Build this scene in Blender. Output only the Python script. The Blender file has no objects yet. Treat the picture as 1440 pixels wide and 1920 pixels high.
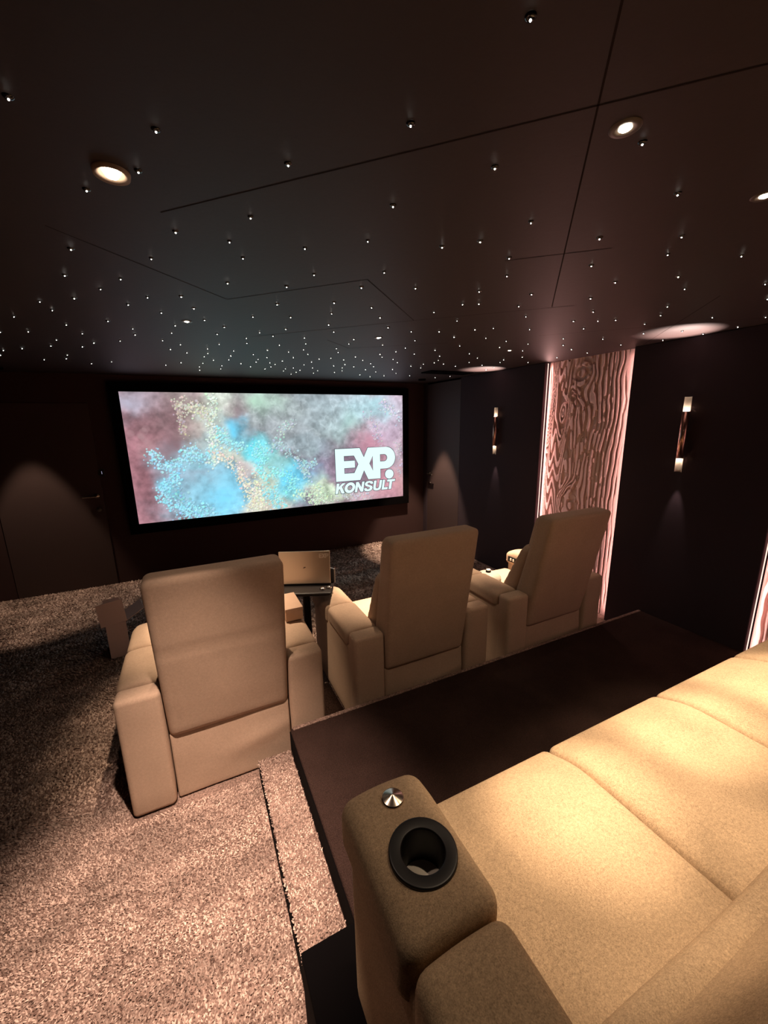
import bpy, bmesh, math, random
import numpy as np
from mathutils import Vector, Matrix

random.seed(7); RNG = np.random.default_rng(11)
SC = bpy.context.scene
COL = SC.collection
R = math.radians
CEIL = 2.425; WALL_X = 3.35; FRONT_Y = 5.5; LEFT_X = -2.6; BACK_Y = -2.2

# ------------------------------------------------------------------ helpers
def srgb(r, g, b):
    f = lambda c: (c/12.92 if c <= .04045 else ((c+.055)/1.055)**2.4)
    return (f(r/255), f(g/255), f(b/255), 1)

def tag(o, label=None, cat=None, group=None, kind=None):
    if label: o['label'] = label
    if cat: o['category'] = cat
    if group: o['group'] = group
    if kind: o['kind'] = kind
    return o

def empty(name, loc, rotz=0.0):
    o = bpy.data.objects.new(name, None); COL.objects.link(o)
    o.location = loc; o.rotation_euler = (0, 0, rotz); o.empty_display_size = .05
    return o

def link_mesh(name, me, mats, parent=None, smooth=False):
    o = bpy.data.objects.new(name, me); COL.objects.link(o)
    for m in (mats if isinstance(mats, (list, tuple)) else [mats]): me.materials.append(m)
    if parent: o.parent = parent
    if smooth: me.polygons.foreach_set('use_smooth', [True]*len(me.polygons))
    return o

def from_bm(name, bm, mats, parent=None, smooth=False):
    me = bpy.data.meshes.new(name); bm.normal_update(); bm.to_mesh(me); bm.free()
    return link_mesh(name, me, mats, parent, smooth)

def from_np(name, V, Fq, mats, parent=None, smooth=False):
    """V (n,3), Fq (m,k) uniform polygons"""
    V = np.asarray(V, np.float32); Fq = np.asarray(Fq, np.int32)
    me = bpy.data.meshes.new(name); k = Fq.shape[1]
    me.vertices.add(len(V)); me.vertices.foreach_set('co', V.ravel())
    me.loops.add(Fq.size); me.loops.foreach_set('vertex_index', Fq.ravel())
    me.polygons.add(len(Fq))
    me.polygons.foreach_set('loop_start', np.arange(0, Fq.size, k, dtype=np.int32))
    me.update(calc_edges=True); me.validate()
    return link_mesh(name, me, mats, parent, smooth)

def add_box(bm, x0, x1, y0, y1, z0, z1, bev=0.0, seg=2):
    g = bmesh.ops.create_cube(bm, size=1)
    vs = g['verts']
    for v in vs:
        v.co = Vector((x0 if v.co.x < 0 else x1, y0 if v.co.y < 0 else y1, z0 if v.co.z < 0 else z1))
    if bev > 0:
        es = list({e for v in vs for e in v.link_edges})
        bmesh.ops.bevel(bm, geom=es, offset=bev, segments=seg, profile=.5, affect='EDGES')
    return vs

def box(name, x0, x1, y0, y1, z0, z1, mat, parent=None, bev=0.0, seg=2, smooth=False):
    bm = bmesh.new(); add_box(bm, x0, x1, y0, y1, z0, z1, bev, seg)
    return from_bm(name, bm, mat, parent, smooth)

def add_lathe(bm, prof, n=32, mat_index=0, centre=(0, 0, 0), axis='Z', cap=False):
    """prof: list of (r, h)"""
    rings = []
    cx, cy, cz = centre
    def P(r, h, a):
        c, s = r*math.cos(a), r*math.sin(a)
        if axis == 'Z': return (cx+c, cy+s, cz+h)
        if axis == 'X': return (cx+h, cy+c, cz+s)
        return (cx+c, cy+h, cz+s)
    for r, h in prof:
        if r < 1e-6: rings.append([bm.verts.new(P(0, h, 0))])
        else: rings.append([bm.verts.new(P(r, h, 2*math.pi*i/n)) for i in range(n)])
    for a, b in zip(rings, rings[1:]):
        for i in range(n):
            j = (i+1) % n
            if len(a) == 1 and len(b) == 1: continue
            if len(a) == 1: f = [a[0], b[i], b[j]]
            elif len(b) == 1: f = [a[i], a[j], b[0]]
            else: f = [a[i], a[j], b[j], b[i]]
            try: bm.faces.new(f).material_index = mat_index
            except ValueError: pass
    bmesh.ops.recalc_face_normals(bm, faces=bm.faces)

def lathe(name, prof, mat, parent=None, n=32, centre=(0, 0, 0), axis='Z', smooth=True):
    bm = bmesh.new(); add_lathe(bm, prof, n, 0, centre, axis)
    return from_bm(name, bm, mat, parent, smooth)

def axis_coords(a, b, r, n, k=4):
    r = min(r, (b-a)/2*.98)
    e = [a + r*(1-math.cos(i/k*math.pi/2)) for i in range(k)]
    m = [a + r + (b-a-2*r)*i/n for i in range(n+1)]
    f = [b - r*(1-math.cos(i/k*math.pi/2)) for i in range(k-1, -1, -1)]
    return e + m + f

def rbox_data(x0, x1, y0, y1, z0, z1, r, n=(8, 8, 8), deform=None):
    A = [axis_coords(x0, x1, r, n[0]), axis_coords(y0, y1, r, n[1]), axis_coords(z0, z1, r, n[2])]
    L = [len(a) for a in A]
    lo = np.array([x0, y0, z0]); hi = np.array([x1, y1, z1])
    rr = np.minimum(r, (hi-lo)/2*.98)
    idx = {}; V = []; Fq = []
    def vid(i, j, k):
        key = (i, j, k)
        if key not in idx:
            p = np.array([A[0][i], A[1][j], A[2][k]])
            q = np.clip(p, lo+rr, hi-rr); d = p-q
            d = d/rr; l = np.linalg.norm(d)
            if l > 1e-9: p = q + rr*d/l
            idx[key] = len(V); V.append(p)
        return idx[key]
    for ax in range(3):
        o1, o2 = [(1, 2), (2, 0), (0, 1)][ax]
        for side in (0, L[ax]-1):
            for a in range(L[o1]-1):
                for b in range(L[o2]-1):
                    quad = []
                    for (da, db) in ((0, 0), (1, 0), (1, 1), (0, 1)):
                        t = [0, 0, 0]; t[ax] = side; t[o1] = a+da; t[o2] = b+db
                        quad.append(vid(*t))
                    if side == 0: quad.reverse()
                    Fq.append(quad)
    V = np.array(V)
    if deform is not None: V = deform(V)
    return V, np.array(Fq)

def rbox(name, dims, r, mat, parent=None, n=(8, 8, 8), deform=None):
    V, Fq = rbox_data(*dims, r, n, deform)
    return from_np(name, V, Fq, mat, parent, True)

def sm(a, b, x):
    t = np.clip((x-a)/(b-a), 0, 1); return t*t*(3-2*t)

_lat = np.random.default_rng(5).random((256, 256))
def vnoise(x, y):
    xi = np.floor(x).astype(int); yi = np.floor(y).astype(int)
    fx = x-xi; fy = y-yi; fx = fx*fx*(3-2*fx); fy = fy*fy*(3-2*fy)
    g = lambda a, b: _lat[a % 256, b % 256]
    return (g(xi, yi)*(1-fx)+g(xi+1, yi)*fx)*(1-fy)+(g(xi, yi+1)*(1-fx)+g(xi+1, yi+1)*fx)*fy
def fbm(x, y, o=4):
    s = 0; a = .5; t = 0
    for i in range(o): s = s+a*vnoise(x*2**i+17*i, y*2**i+31*i); t += a; a *= .5
    return s/t

# ------------------------------------------------------------------ materials
def new_mat(name):
    m = bpy.data.materials.new(name); m.use_nodes = True
    nt = m.node_tree; b = nt.nodes['Principled BSDF']
    return m, nt, b

def plain(name, col, rough=.6, metal=0.0, spec=.5, noise=0.0, scale=40):
    m, nt, b = new_mat(name)
    b.inputs['Roughness'].default_value = rough; b.inputs['Metallic'].default_value = metal
    b.inputs['Specular IOR Level'].default_value = spec
    if noise > 0:
        tc = nt.nodes.new('ShaderNodeTexCoord'); nz = nt.nodes.new('ShaderNodeTexNoise')
        nz.inputs['Scale'].default_value = scale; nz.inputs['Detail'].default_value = 5
        nt.links.new(tc.outputs['Object'], nz.inputs['Vector'])
        mx = nt.nodes.new('ShaderNodeMix'); mx.data_type = 'RGBA'
        c = Vector(col[:3])
        mx.inputs[6].default_value = (*(c*(1-noise)), 1); mx.inputs[7].default_value = (*(c*(1+noise)), 1)
        nt.links.new(nz.outputs['Fac'], mx.inputs[0]); nt.links.new(mx.outputs[2], b.inputs['Base Color'])
        bp = nt.nodes.new('ShaderNodeBump'); bp.inputs['Strength'].default_value = .15; bp.inputs['Distance'].default_value = .002
        nt.links.new(nz.outputs['Fac'], bp.inputs['Height']); nt.links.new(bp.outputs[0], b.inputs['Normal'])
    else:
        b.inputs['Base Color'].default_value = col
    return m

def emit(name, col, strength, sample=True):
    m = bpy.data.materials.new(name); m.use_nodes = True; nt = m.node_tree
    nt.nodes.remove(nt.nodes['Principled BSDF'])
    e = nt.nodes.new('ShaderNodeEmission'); e.inputs[0].default_value = col; e.inputs[1].default_value = strength
    nt.links.new(e.outputs[0], nt.nodes['Material Output'].inputs[0])
    if not sample: m.cycles.emission_sampling = 'NONE'
    return m

def fabric(name, col, var=.22, fine=380, coarse=90, bump=.25):
    m, nt, b = new_mat(name)
    N = nt.nodes; L = nt.links
    tc = N.new('ShaderNodeTexCoord')
    n1 = N.new('ShaderNodeTexNoise'); n1.inputs['Scale'].default_value = fine; n1.inputs['Detail'].default_value = 3
    n2 = N.new('ShaderNodeTexNoise'); n2.inputs['Scale'].default_value = coarse; n2.inputs['Detail'].default_value = 6; n2.inputs['Roughness'].default_value = .7
    n3 = N.new('ShaderNodeTexNoise'); n3.inputs['Scale'].default_value = 6; n3.inputs['Detail'].default_value = 3
    for n in (n1, n2, n3): L.new(tc.outputs['Object'], n.inputs['Vector'])
    a = N.new('ShaderNodeMath'); a.operation = 'ADD'; L.new(n1.outputs['Fac'], a.inputs[0]); L.new(n2.outputs['Fac'], a.inputs[1])
    a2 = N.new('ShaderNodeMath'); a2.operation = 'MULTIPLY_ADD'; L.new(n3.outputs['Fac'], a2.inputs[0]); a2.inputs[1].default_value = .5; L.new(a.outputs[0], a2.inputs[2])
    mr = N.new('ShaderNodeMapRange'); mr.inputs['From Min'].default_value = .75; mr.inputs['From Max'].default_value = 1.75
    L.new(a2.outputs[0], mr.inputs['Value'])
    mx = N.new('ShaderNodeMix'); mx.data_type = 'RGBA'
    c = Vector(col[:3]); mx.inputs[6].default_value = (*(c*(1-var)), 1); mx.inputs[7].default_value = (*(c*(1+var)), 1)
    L.new(mr.outputs[0], mx.inputs[0]); L.new(mx.outputs[2], b.inputs['Base Color'])
    b.inputs['Roughness'].default_value = .95; b.inputs['Specular IOR Level'].default_value = .15
    b.inputs['Sheen Weight'].default_value = .25; b.inputs['Sheen Roughness'].default_value = .5
    b.inputs['Sheen Tint'].default_value = (*(c*1.0), 1)
    bp = N.new('ShaderNodeBump'); bp.inputs['Strength'].default_value = bump; bp.inputs['Distance'].default_value = .0015
    L.new(a.outputs[0], bp.inputs['Height']); L.new(bp.outputs[0], b.inputs['Normal'])
    return m

def carpet(name, col, var=.5, scale=120, bump=1.0, nap=.25):
    m, nt, b = new_mat(name)
    N = nt.nodes; L = nt.links
    tc = N.new('ShaderNodeTexCoord')
    v = N.new('ShaderNodeTexVoronoi'); v.inputs['Scale'].default_value = scale
    n = N.new('ShaderNodeTexNoise'); n.inputs['Scale'].default_value = scale*.9; n.inputs['Detail'].default_value = 3
    n3 = N.new('ShaderNodeTexNoise'); n3.inputs['Scale'].default_value = 3.5; n3.inputs['Detail'].default_value = 4; n3.inputs['Roughness'].default_value = .6
    for k in (v, n, n3): L.new(tc.outputs['Object'], k.inputs['Vector'])
    mr = N.new('ShaderNodeMapRange'); mr.inputs['From Min'].default_value = .3; mr.inputs['From Max'].default_value = .7
    L.new(n.outputs['Fac'], mr.inputs['Value'])
    mx = N.new('ShaderNodeMix'); mx.data_type = 'RGBA'
    c = Vector(col[:3]); mx.inputs[6].default_value = (*(c*(1-var)), 1); mx.inputs[7].default_value = (*(c*(1+var)), 1)  # speckle puts the shade between pile fibres into the colour
    L.new(mr.outputs[0], mx.inputs[0])
    mr2 = N.new('ShaderNodeMapRange'); mr2.inputs['From Min'].default_value = .35; mr2.inputs['From Max'].default_value = .65
    mr2.inputs['To Min'].default_value = 1-nap; mr2.inputs['To Max'].default_value = 1+nap
    L.new(n3.outputs['Fac'], mr2.inputs['Value'])
    ml = N.new('ShaderNodeMix'); ml.data_type = 'RGBA'; ml.blend_type = 'MULTIPLY'; ml.inputs[0].default_value = 1
    L.new(mx.outputs[2], ml.inputs[6]); L.new(mr2.outputs[0], ml.inputs[7]); L.new(ml.outputs[2], b.inputs['Base Color'])
    b.inputs['Roughness'].default_value = 1; b.inputs['Specular IOR Level'].default_value = .05
    bp = N.new('ShaderNodeBump'); bp.inputs['Strength'].default_value = bump; bp.inputs['Distance'].default_value = .006
    ad = N.new('ShaderNodeMath'); ad.operation = 'ADD'; L.new(v.outputs['Distance'], ad.inputs[0]); L.new(n.outputs['Fac'], ad.inputs[1])
    L.new(ad.outputs[0], bp.inputs['Height']); L.new(bp.outputs[0], b.inputs['Normal'])
    return m

def pile_mat(name, dark, light):
    m, nt, b = new_mat(name)
    N = nt.nodes; L = nt.links
    g = N.new('ShaderNodeNewGeometry')
    tc = N.new('ShaderNodeTexCoord'); n3 = N.new('ShaderNodeTexNoise'); n3.inputs['Scale'].default_value = 2.6; n3.inputs['Detail'].default_value = 4
    mp = N.new('ShaderNodeMapping'); mp.inputs['Rotation'].default_value = (0, 0, .5); mp.inputs['Scale'].default_value = (1, 2.2, 1)
    L.new(tc.outputs['Object'], mp.inputs[0]); L.new(mp.outputs[0], n3.inputs['Vector'])
    mx = N.new('ShaderNodeMix'); mx.data_type = 'RGBA'; mx.inputs[6].default_value = dark; mx.inputs[7].default_value = light
    L.new(g.outputs['Random Per Island'], mx.inputs[0])
    mr = N.new('ShaderNodeMapRange'); mr.inputs['From Min'].default_value = .38; mr.inputs['From Max'].default_value = .62
    mr.inputs['To Min'].default_value = .62; mr.inputs['To Max'].default_value = 1.15
    L.new(n3.outputs['Fac'], mr.inputs['Value'])
    ml = N.new('ShaderNodeMix'); ml.data_type = 'RGBA'; ml.blend_type = 'MULTIPLY'; ml.inputs[0].default_value = 1
    L.new(mx.outputs[2], ml.inputs[6]); L.new(mr.outputs[0], ml.inputs[7])
    L.new(ml.outputs[2], b.inputs['Base Color'])
    b.inputs['Roughness'].default_value = 1; b.inputs['Specular IOR Level'].default_value = .02
    return m

M = {}
M['wall'] = plain('wall_fabric_dark', (.040, .026, .032, 1), .85, spec=.2, noise=.12, scale=300)
M['wall_front'] = plain('wall_paint_dark', (.045, .022, .020, 1), .8, spec=.25, noise=.08, scale=120)
M['door'] = plain('door_dark', (.055, .033, .030, 1), .6, spec=.3, noise=.06, scale=90)
M['ceil'] = plain('ceiling_dark', (.036, .024, .0225, 1), .55, spec=.3, noise=.05, scale=60)
M['seam'] = plain('seam_dark', (.024, .016, .0145, 1), .9, spec=.1)
M['black'] = plain('black_velvet', (.0022, .0016, .0018, 1), .95, spec=.05)
M['blackplastic'] = plain('black_plastic', (.006, .005, .005, 1), .42, spec=.5)
M['blacksatin'] = plain('black_satin', (.012, .009, .009, 1), .45, spec=.4)
M['steel'] = plain('brushed_steel', (.55, .48, .40, 1), .22, metal=1)
M['chrome'] = plain('chrome', (.8, .8, .8, 1), .12, metal=1)
M['bronze'] = plain('bronze_tube', (.50, .30, .24, 1), .28, metal=1)
M['reflector'] = plain('white_reflector', (.75, .66, .58, 1), .5)
M['fabric'] = fabric('recliner_fabric', (.42, .298, .218, 1))
M['sofa'] = fabric('sofa_fabric', (.42, .30, .19, 1), var=.6, fine=420, coarse=150, bump=.4)
M['carpet_base'] = carpet('carpet_base', (.21, .14, .115, 1))
M['platform'] = carpet('platform_carpet', (.030, .017, .014, 1), var=.35, scale=260, bump=.6, nap=.15)
M['pile'] = pile_mat('carpet_pile', (.12, .070, .056, 1), (.58, .43, .36, 1))
M['relief'] = plain('relief_plaster', (.62, .46, .42, 1), .75, spec=.25, noise=.05, scale=80)
M['gadget'] = plain('gadget_shell', (.34, .31, .26, 1), .5)
M['cup_pale'] = plain('cup_pale', (.88, .80, .70, 1), .5)
M['card'] = plain('cardboard', (.50, .34, .25, 1), .85, spec=.15, noise=.06)
M['foam'] = plain('pale_carton', (.60, .46, .43, 1), .85, spec=.15, noise=.05)
M['lid'] = plain('laptop_lid', (.60, .50, .40, 1), .32, metal=.75, noise=.03, scale=200)
M['lidmark'] = plain('laptop_mark', (.10, .06, .04, 1), .4)
M['lidtext'] = plain('laptop_sticker', (.85, .78, .70, 1), .5)
M['whiteplastic'] = plain('white_plastic', (.75, .70, .60, 1), .4)
M['grey'] = plain('grey_device', (.10, .09, .095, 1), .35, spec=.5)
M['crystal'] = plain('star_crystal', (.012, .012, .014, 1), .08, spec=.7)
M['star'] = emit('star_point', (1, .97, .86, 1), 22, sample=False)
M['lamp'] = emit('downlight_lens', (1, .86, .66, 1), 30, sample=False)
M['ringgrey'] = plain('ring_bronze', (.10, .075, .06, 1), .4, spec=.4)
M['ringpale'] = plain('ring_pale', (.30, .22, .17, 1), .5, spec=.3)  # paler ring, dished and added to stand in for the lamp's halo
M['led'] = emit('led_strip', (1, .66, .56, 1), 1.5, sample=False)
M['bulb'] = emit('sconce_bulb', (1, .80, .62, 1), 12, sample=False)

# ------------------------------------------------------------------ camera
f_px = 746.16; yaw, pit, rol = R(25.607), R(-12.794), R(-.981)
fw = Vector((math.sin(yaw)*math.cos(pit), math.cos(yaw)*math.cos(pit), math.sin(pit)))
rt = Vector((math.cos(yaw), -math.sin(yaw), 0)); up = rt.cross(fw)
r2 = rt*math.cos(rol)+up*math.sin(rol); u2 = -rt*math.sin(rol)+up*math.cos(rol)
cam = bpy.data.cameras.new('camera'); co = bpy.data.objects.new('camera', cam); COL.objects.link(co)
co.matrix_world = Matrix(((r2.x, u2.x, -fw.x, 0), (r2.y, u2.y, -fw.y, 0), (r2.z, u2.z, -fw.z, 1.865), (0, 0, 0, 1)))
cam.sensor_fit = 'VERTICAL'; cam.sensor_height = 36; cam.sensor_width = 27; cam.lens = f_px*36/1920; cam.clip_start = .02
SC.camera = co

# ------------------------------------------------------------------ setting
def struct(o): o['kind'] = 'structure'; return o
struct(box('floor', LEFT_X-.1, 3.6, BACK_Y-.1, FRONT_Y+.1, -.12, 0, M['carpet_base']))
struct(box('wall_front', LEFT_X-.1, 3.6, FRONT_Y, FRONT_Y+.12, 0, CEIL, M['wall_front']))
struct(box('wall_left', LEFT_X-.12, LEFT_X, BACK_Y, FRONT_Y, 0, CEIL, M['wall_front']))
struct(box('wall_back', LEFT_X-.1, 3.6, BACK_Y-.12, BACK_Y, 0, CEIL, M['wall_front']))
struct(box('wall_right', 3.46, 3.58, BACK_Y, FRONT_Y, 0, CEIL, M['wall']))
# dark fabric panels standing proud of the right wall, the relief panels recessed between them
P1 = (2.215, 3.135); P2 = (.27, 1.175)
for i, (a, b) in enumerate(((3.135, 4.545), (1.175, 2.215), (BACK_Y, .27))):
    o = struct(box('trim_%d' % (i+1), WALL_X, 3.46, a, b, 0, CEIL, M['wall'], bev=.006))
struct(box('trim_4', WALL_X, 3.46, 5.385, FRONT_Y, 0, CEIL, M['wall'], bev=.006))
# doors
d2 = box('door_2', WALL_X+.004, 3.46, 4.55, 5.38, .005, 2.40, M['door'], bev=.003); struct(d2)
def lever(name, parent, along):
    bm = bmesh.new()
    # rosette and lever, built on the door face (local axis given by "along")
    if along == 'X':      # door in the front wall: face looks towards -Y
        y = FRONT_Y-.012; x = -1.02; z = 1.09
        add_lathe(bm, [(0, 0), (.026, 0), (.026, -.010), (.012, -.012), (.010, -.05), (0, -.052)], 20, 0, (x, y, z), 'Y')
        add_box(bm, x-.135, x+.012, y-.058, y-.040, z-.010, z+.008, .004)
        add_lathe(bm, [(0, 0), (.026, 0), (.026, -.012), (0, -.013)], 20, 0, (x, y, z-.16), 'Y')
    else:
        x = WALL_X+.004; y = 5.30; z = 1.06
        add_lathe(bm, [(0, 0), (.026, 0), (.026, -.010), (.012, -.012), (.010, -.05), (0, -.052)], 20, 0, (x, y, z), 'X')
        add_box(bm, x-.058, x-.040, y-.135, y+.012, z-.010, z+.008, .004)
        add_lathe(bm, [(0, 0), (.026, 0), (.026, -.012), (0, -.013)], 20, 0, (x, y, z-.16), 'X')
    return from_bm('door_handle', bm, M['steel'], parent, False)
lever('door_handle', d2, 'Y')
d1 = box('door_1', -1.90, -.96, FRONT_Y-.012, FRONT_Y+.02, .005, 2.12, M['door'], bev=.003); struct(d1)
lever('door_handle', d1, 'X')

# ceiling: one slab with the diagonal board joints let into its underside
bm = bmesh.new(); add_box(bm, LEFT_X-.1, 3.6, BACK_Y-.1, FRONT_Y+.1, CEIL, CEIL+.1)
def seam(p, q, w=.0028):
    p = Vector(p); q = Vector(q); d = (q-p).normalized(); n = Vector((-d.y, d.x))*w
    vs = [bm.verts.new((a.x, a.y, CEIL-.0006)) for a in (p+n, p-n, q-n, q+n)]
    f = bm.faces.new(vs); f.material_index = 1
for a, b in (((.35, .22), (1.75, 1.62)), ((0, 1.36), (1.36, 0)), ((.23, 2.11), (.72, 1.62)), ((.72, 1.62), (1.23, 2.13)), ((-.3, 1.57), (.23, 2.11)), ((.45, 2.90), (1.23, 2.13)), ((1.23, 2.13), (1.84, 1.56)),
             ((.94, 2.83), (1.20, 3.08)), ((1.20, 3.08), (1.80, 2.62)), ((2.25, 2.18), (3.32, 1.12)), ((3.32, 2.13), (2.36, 1.17)), ((1.10, 1.25), (1.36, 1.02))): seam(a, b, .002)
struct(from_bm('ceiling', bm, [M['ceil'], M['seam']]))

# ------------------------------------------------------------------ carpet
EDGE_X = .150      # left edge of the step
box_parts = [(-.462, .553, 1.915, 2.86), (.122, .4, -1, .89), (-.83, -.60, 3.60, 3.92)]
def tufts(name, regions, mat, parent=None, label=None, cat=None):
    Vs = []; Fs = []; off = 0
    for (x0, x1, y0, y1, z, sp, h) in regions:
        nx = max(1, int((x1-x0)/sp)); ny = max(1, int((y1-y0)/sp))
        X, Y = np.meshgrid(np.linspace(x0, x1, nx), np.linspace(y0, y1, ny)); X = X.ravel(); Y = Y.ravel(); n = len(X)
        X = X+RNG.normal(0, sp*.3, n); Y = Y+RNG.normal(0, sp*.3, n)
        keep = np.ones(n, bool)
        for (a, b, c, d) in box_parts: keep &= ~((X > a) & (X < b) & (Y > c) & (Y < d))
        X = X[keep]; Y = Y[keep]; n = len(X)
        th = fbm(X*1.3+3, Y*2.1+9, 3)*9; lean = sm(.35, .65, fbm(X*2.2+40, Y*2.2+7, 3))*(.35 if sp < .01 else .9)
        tx = X+h*(lean*np.cos(th)+RNG.normal(0, .45, n)); ty = Y+h*(lean*np.sin(th)+RNG.normal(0, .45, n))
        tz = z+h*RNG.uniform(.6, 1.15, n)
        a0 = RNG.uniform(0, 6.28, n); r = sp*RNG.uniform(.45, .75, n)
        V = np.empty((n, 4, 3))
        for k in range(3):
            V[:, k, 0] = X+r*np.cos(a0+k*2.094); V[:, k, 1] = Y+r*np.sin(a0+k*2.094); V[:, k, 2] = z
        V[:, 3, 0] = tx; V[:, 3, 1] = ty; V[:, 3, 2] = tz
        base = off+np.arange(n)*4
        F = np.stack([np.stack([base+k, base+(k+1) % 3, base+3], 1) for k in range(3)], 1).reshape(-1, 3)
        Vs.append(V.reshape(-1, 3)); Fs.append(F); off += n*4
    o = from_np(name, np.concatenate(Vs), np.concatenate(Fs), mat, parent)
    tag(o, label, cat, kind='stuff')
    return o
tufts('carpet_pile', [(-2.4, EDGE_X-.005, .55, 2.05, 0, .0074, .010), (-2.55, -.45, 2.05, 3.4, 0, .012, .013), (-.6, .74, 3.2, 5.35, 0, .022, .018),
                      (-2.58, -.6, 3.4, 5.48, 0, .017, .015), (.74, 3.3, 2.9, 5.48, 0, .022, .018)], M['pile'],
      label='brown shag carpet pile covering the lower floor', cat='carpet')

# step, platform and the upper plinth under the sofa
PF = 1.905
st = box('carpeted_step', EDGE_X, .316, .88, PF, 0, .108, M['carpet_base'], bev=.004)
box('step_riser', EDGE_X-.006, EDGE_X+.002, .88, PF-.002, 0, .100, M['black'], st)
tag(st, 'narrow light brown carpeted step along the left side of the dark platform', 'step')
tufts('step_pile', [(EDGE_X-.002, .309, .89, PF-.002, .106, .0074, .011)], M['pile'], st)
pl = box('seating_platform', .3225, 3.345, .8805, PF, 0, .24, M['platform'], bev=.010, seg=3)
tag(pl, 'low platform in dark brown carpet behind the front recliners', 'platform')
box('platform_riser', .3185, .324, .90, PF-.004, .11, .225, M['black'], pl)
pf = box('lit_edge_strip', .335, 3.34, PF-.022, PF+.004, .222, .2445, M['carpet_base'], pl, bev=.006)  # lighter carpet colour stands in for light caught on the pile edge
up_ = box('upper_platform', .128, 3.345, BACK_Y+.01, .88, 0, .36, M['black'], bev=.006)
tag(up_, 'black raised plinth carrying the beige sofa', 'platform')

# ------------------------------------------------------------------ relief panels
def relief(name, y0, y1, seed, label):
    W = y1-y0; H = CEIL-.004
    nu, nw = 420, 860
    u = np.linspace(0, W, nu); w = np.linspace(0, H, nw)
    U, Wd = np.meshgrid(u, w)          # u runs from the far (left) edge to the near (right) edge
    s = seed
    wob = (fbm(U*3+s, Wd*1.6+s, 4)-.5)*.10 + (fbm(U*14+s, Wd*3.2+s*2, 3)-.5)*.030
    f = U*.92 + wob                      # straight grain
    # cathedral arches up the left side, nested chevrons
    cen = .165 + .035*np.sin(Wd*2.1+s)
    arch = (Wd*.20 + np.sqrt((U-cen)**2+.006**2)*1.02 + .02*np.sin(Wd*5) + (fbm(U*6+s, Wd*4+5, 3)-.5)*.016)
    mA = np.exp(-((U-cen)/.098)**4)
    f = f*(1-mA)+arch*mA
    kn = [(.37, 1.0, .10, .14), (.38, 2.28, .12, .15), (.20, 1.92, .05, .15)] if seed < 5 else [(.25, .7, .08, .12), (.55, 1.5, .09, .13), (.3, 2.0, .06, .1)]
    for (a, b, ra, rb) in kn:
        d = np.sqrt(((U-a)/ra)**2+((Wd-b)/rb)**2)+(fbm(U*12+b, Wd*9, 2)-.5)*.35
        ring = d*.095
        m = np.exp(-(d/1.45)**4)
        f = f*(1-m)+(ring+.35)*m
        f = f+.10*np.sign(U-a)*np.exp(-np.abs(d-1.6))*np.exp(-((U-a)/.16)**2)*(1-m)*.25
    per = .040
    ph = np.sin(2*np.pi*f/per)
    thr = (fbm(U*22+s, Wd*6+3, 3)-.5)*2.2
    h = sm(-.25, .22, ph+thr*.45)
    isl = sm(.56, .60, fbm(U*30+9, Wd*10+s, 3))
    mid = np.exp(-((U-.48)/.22)**4)
    h = h*(1-.6*isl*mid)
    flat = sm(W-.10, W-.06, U+(fbm(U*2, Wd*4+s, 3)-.5)*.10)
    h = h*(1-flat)+flat*.95
    fl2 = 1-sm(.012, .030, U+(fbm(U*2+4, Wd*5+s, 2)-.5)*.02)
    h = h*(1-fl2)+fl2*.95
    depth = .028
    V = np.empty((nw, nu, 3)); V[..., 0] = 3.446-depth*h-.0015*fbm(U*60, Wd*60, 2); V[..., 1] = y1-U; V[..., 2] = .002+Wd
    back = V.copy(); back[..., 0] = 3.455
    idx = np.arange(nu*nw).reshape(nw, nu)
    F = np.stack([idx[:-1, :-1], idx[:-1, 1:], idx[1:, 1:], idx[1:, :-1]], -1).reshape(-1, 4)[:, ::-1]
    # rim: back sheet corners and side strips
    b = np.array([[3.455, y1, .002], [3.455, y0, .002], [3.455, y0, .002+H], [3.455, y1, .002+H]])
    n0 = nu*nw
    Vall = np.concatenate([V.reshape(-1, 3), b])
    Fx = [[n0, n0+1, n0+2, n0+3]]
    Fx += [[idx[0, 0], idx[nw-1, 0], n0+3, n0], [idx[0, nu-1], n0+1, n0+2, idx[nw-1, nu-1]], [idx[0, 0], n0, n0+1, idx[0, nu-1]], [idx[nw-1, 0], idx[nw-1, nu-1], n0+2, n0+3]]
    o = from_np(name, Vall, np.concatenate([F, np.array(Fx)]), M['relief'], None, True)
    tag(o, label, 'wall panel', 'carved relief panels on the right wall')
    return o
relief('relief_panel', P1[0]+.006, P1[1]-.006, 2.0, 'tall pink-lit wood-grain relief panel behind the right recliner')
relief('relief_panel', P2[0]+.006, P2[1]-.006, 7.0, 'pink-lit wood-grain relief panel beside the sofa, cut off by the photo edge')
LED_COL = (1, .53, .49)
def area(name, loc, rot, sx, sy, power, col):
    l = bpy.data.lights.new(name, 'AREA'); l.shape = 'RECTANGLE'; l.size = sx; l.size_y = sy; l.energy = power; l.color = col
    o = bpy.data.objects.new(name, l); COL.objects.link(o); o.location = loc; o.rotation_euler = rot; return o
k = 0
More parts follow.
